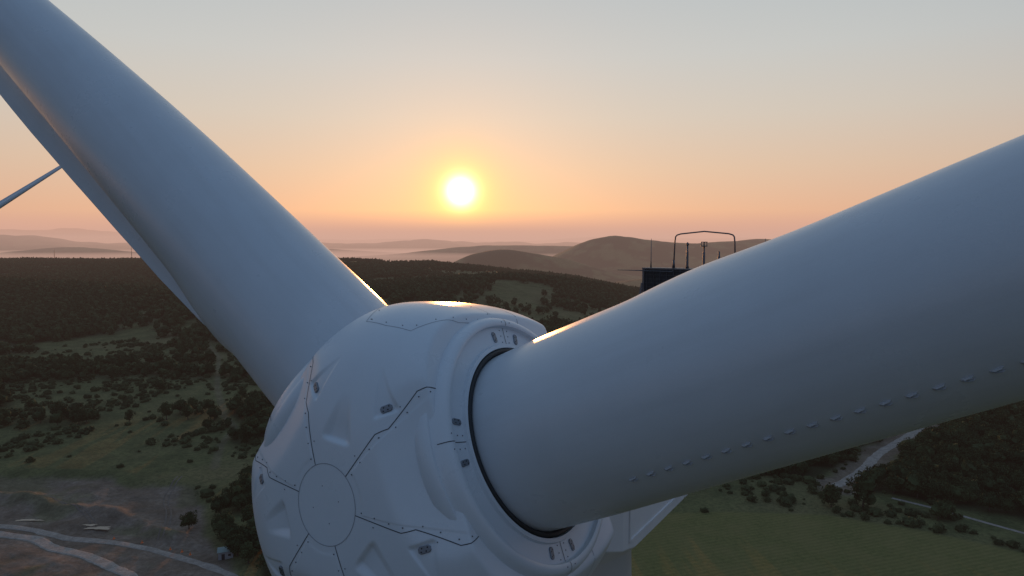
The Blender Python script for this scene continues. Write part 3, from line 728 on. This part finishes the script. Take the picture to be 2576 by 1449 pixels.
vol("distant_haze",(-55000,13500,-850),(55000,50000,700),1/10000,(.72,.40,.29))
# ------------------------------------------------------------------ world
SAZ=math.radians(-4.27);SEL=math.radians(4.05)
S=(math.sin(SAZ)*math.cos(SEL),math.cos(SAZ)*math.cos(SEL),math.sin(SEL))
wd=bpy.data.worlds.new("World");scene.world=wd;wd.use_nodes=True;nt=wd.node_tree;bg=nt.nodes['Background']
tc=nd(nt,'ShaderNodeTexCoord').outputs['Generated'];nrm=nd(nt,'ShaderNodeVectorMath',operation='NORMALIZE');nt.links.new(tc,nrm.inputs[0])
sx=nd(nt,'ShaderNodeSeparateXYZ');nt.links.new(nrm.outputs[0],sx.inputs[0]);z=sx.outputs[2]
dt=nd(nt,'ShaderNodeVectorMath',operation='DOT_PRODUCT');nt.links.new(nrm.outputs[0],dt.inputs[0]);dt.inputs[1].default_value=S;dv=dt.outputs['Value']
th=mathn(nt,'MULTIPLY',mathn(nt,'ARCCOSINE',mathn(nt,'MINIMUM',dv,.9999999)),180/math.pi)
fac=mathn(nt,'DIVIDE',mathn(nt,'ADD',z,.1),1.1)
def P_(q):return (q+.1)/1.1
base=ramp(nt,fac,[(0,(.50,.30,.24)),(P_(0),(.70,.38,.28)),(P_(.04),(.73,.42,.28)),(P_(.10),(.68,.49,.36)),(P_(.17),(.61,.54,.46)),(P_(.25),(.54,.55,.53)),(P_(.35),(.455,.505,.525)),(P_(.6),(.30,.38,.46)),(1,(.16,.25,.38))])
bk=ramp(nt,fac,[(0,(.07,.08,.10)),(P_(0),(.11,.13,.18)),(P_(.15),(.115,.175,.285)),(P_(.5),(.125,.20,.335)),(1,(.16,.25,.38))])
bf=nd(nt,'ShaderNodeMapRange',interpolation_type='SMOOTHSTEP');nt.links.new(dv,bf.inputs[0]);bf.inputs[1].default_value=.93;bf.inputs[2].default_value=.05
sky=mixc(nt,bf.outputs[0],base,bk)
def expn(w,off=0,pw=1):
    return mathn(nt,'EXPONENT',mathn(nt,'MULTIPLY',mathn(nt,'POWER',mathn(nt,'DIVIDE',mathn(nt,'MAXIMUM',mathn(nt,'SUBTRACT',th,off),0),w),pw),-1))
def addg(c,col,w,off=0,pw=1):
    e=expn(w,off,pw)
    sc=nd(nt,'ShaderNodeVectorMath',operation='SCALE');sc.inputs[0].default_value=col;nt.links.new(e,sc.inputs['Scale'])
    ad=nd(nt,'ShaderNodeVectorMath',operation='ADD');nt.links.new(c,ad.inputs[0]);nt.links.new(sc.outputs[0],ad.inputs[1]);return ad.outputs[0]
sky=mixc(nt,mathn(nt,'MULTIPLY',expn(2.7,0,1.6),.82),sky,(1.0,.60,.16))
sky=addg(sky,(.8,.78,.18),.80,.8)
sky=addg(sky,(2.6,2.6,2.6),.93,0,2)
sky=addg(sky,(.20,.045,.0),4.5)
sky=addg(sky,(.06,.010,.0),14)
ns=nd(nt,'ShaderNodeTexSky',sky_type='NISHITA',sun_disc=False,sun_elevation=SEL,sun_rotation=SAZ,altitude=100)
sc=nd(nt,'ShaderNodeVectorMath',operation='SCALE');nt.links.new(ns.outputs[0],sc.inputs[0]);sc.inputs['Scale'].default_value=.01
ad=nd(nt,'ShaderNodeVectorMath',operation='ADD');nt.links.new(sky,ad.inputs[0]);nt.links.new(sc.outputs[0],ad.inputs[1])
nt.links.new(ad.outputs[0],bg.inputs[0]);bg.inputs[1].default_value=1.0
sl=bpy.data.lights.new("sun",'SUN');sl.energy=1.5;sl.angle=math.radians(.6);sl.color=(1,.40,.11)
so=bpy.data.objects.new("sun",sl);COL.objects.link(so);so.rotation_euler=Vector(S).to_track_quat('Z','Y').to_euler()
# camera
cd=bpy.data.cameras.new("camera");cd.sensor_width=36;cd.lens=36*683/1024;cd.clip_start=.1;cd.clip_end=120000
co=bpy.data.objects.new("camera",cd);COL.objects.link(co);co.location=(0,0,HZ);co.rotation_euler=(math.radians(86),0,0);scene.camera=co
scene.view_settings.view_transform='Standard';scene.view_settings.look='None'
scene.cycles.transparent_max_bounces=16
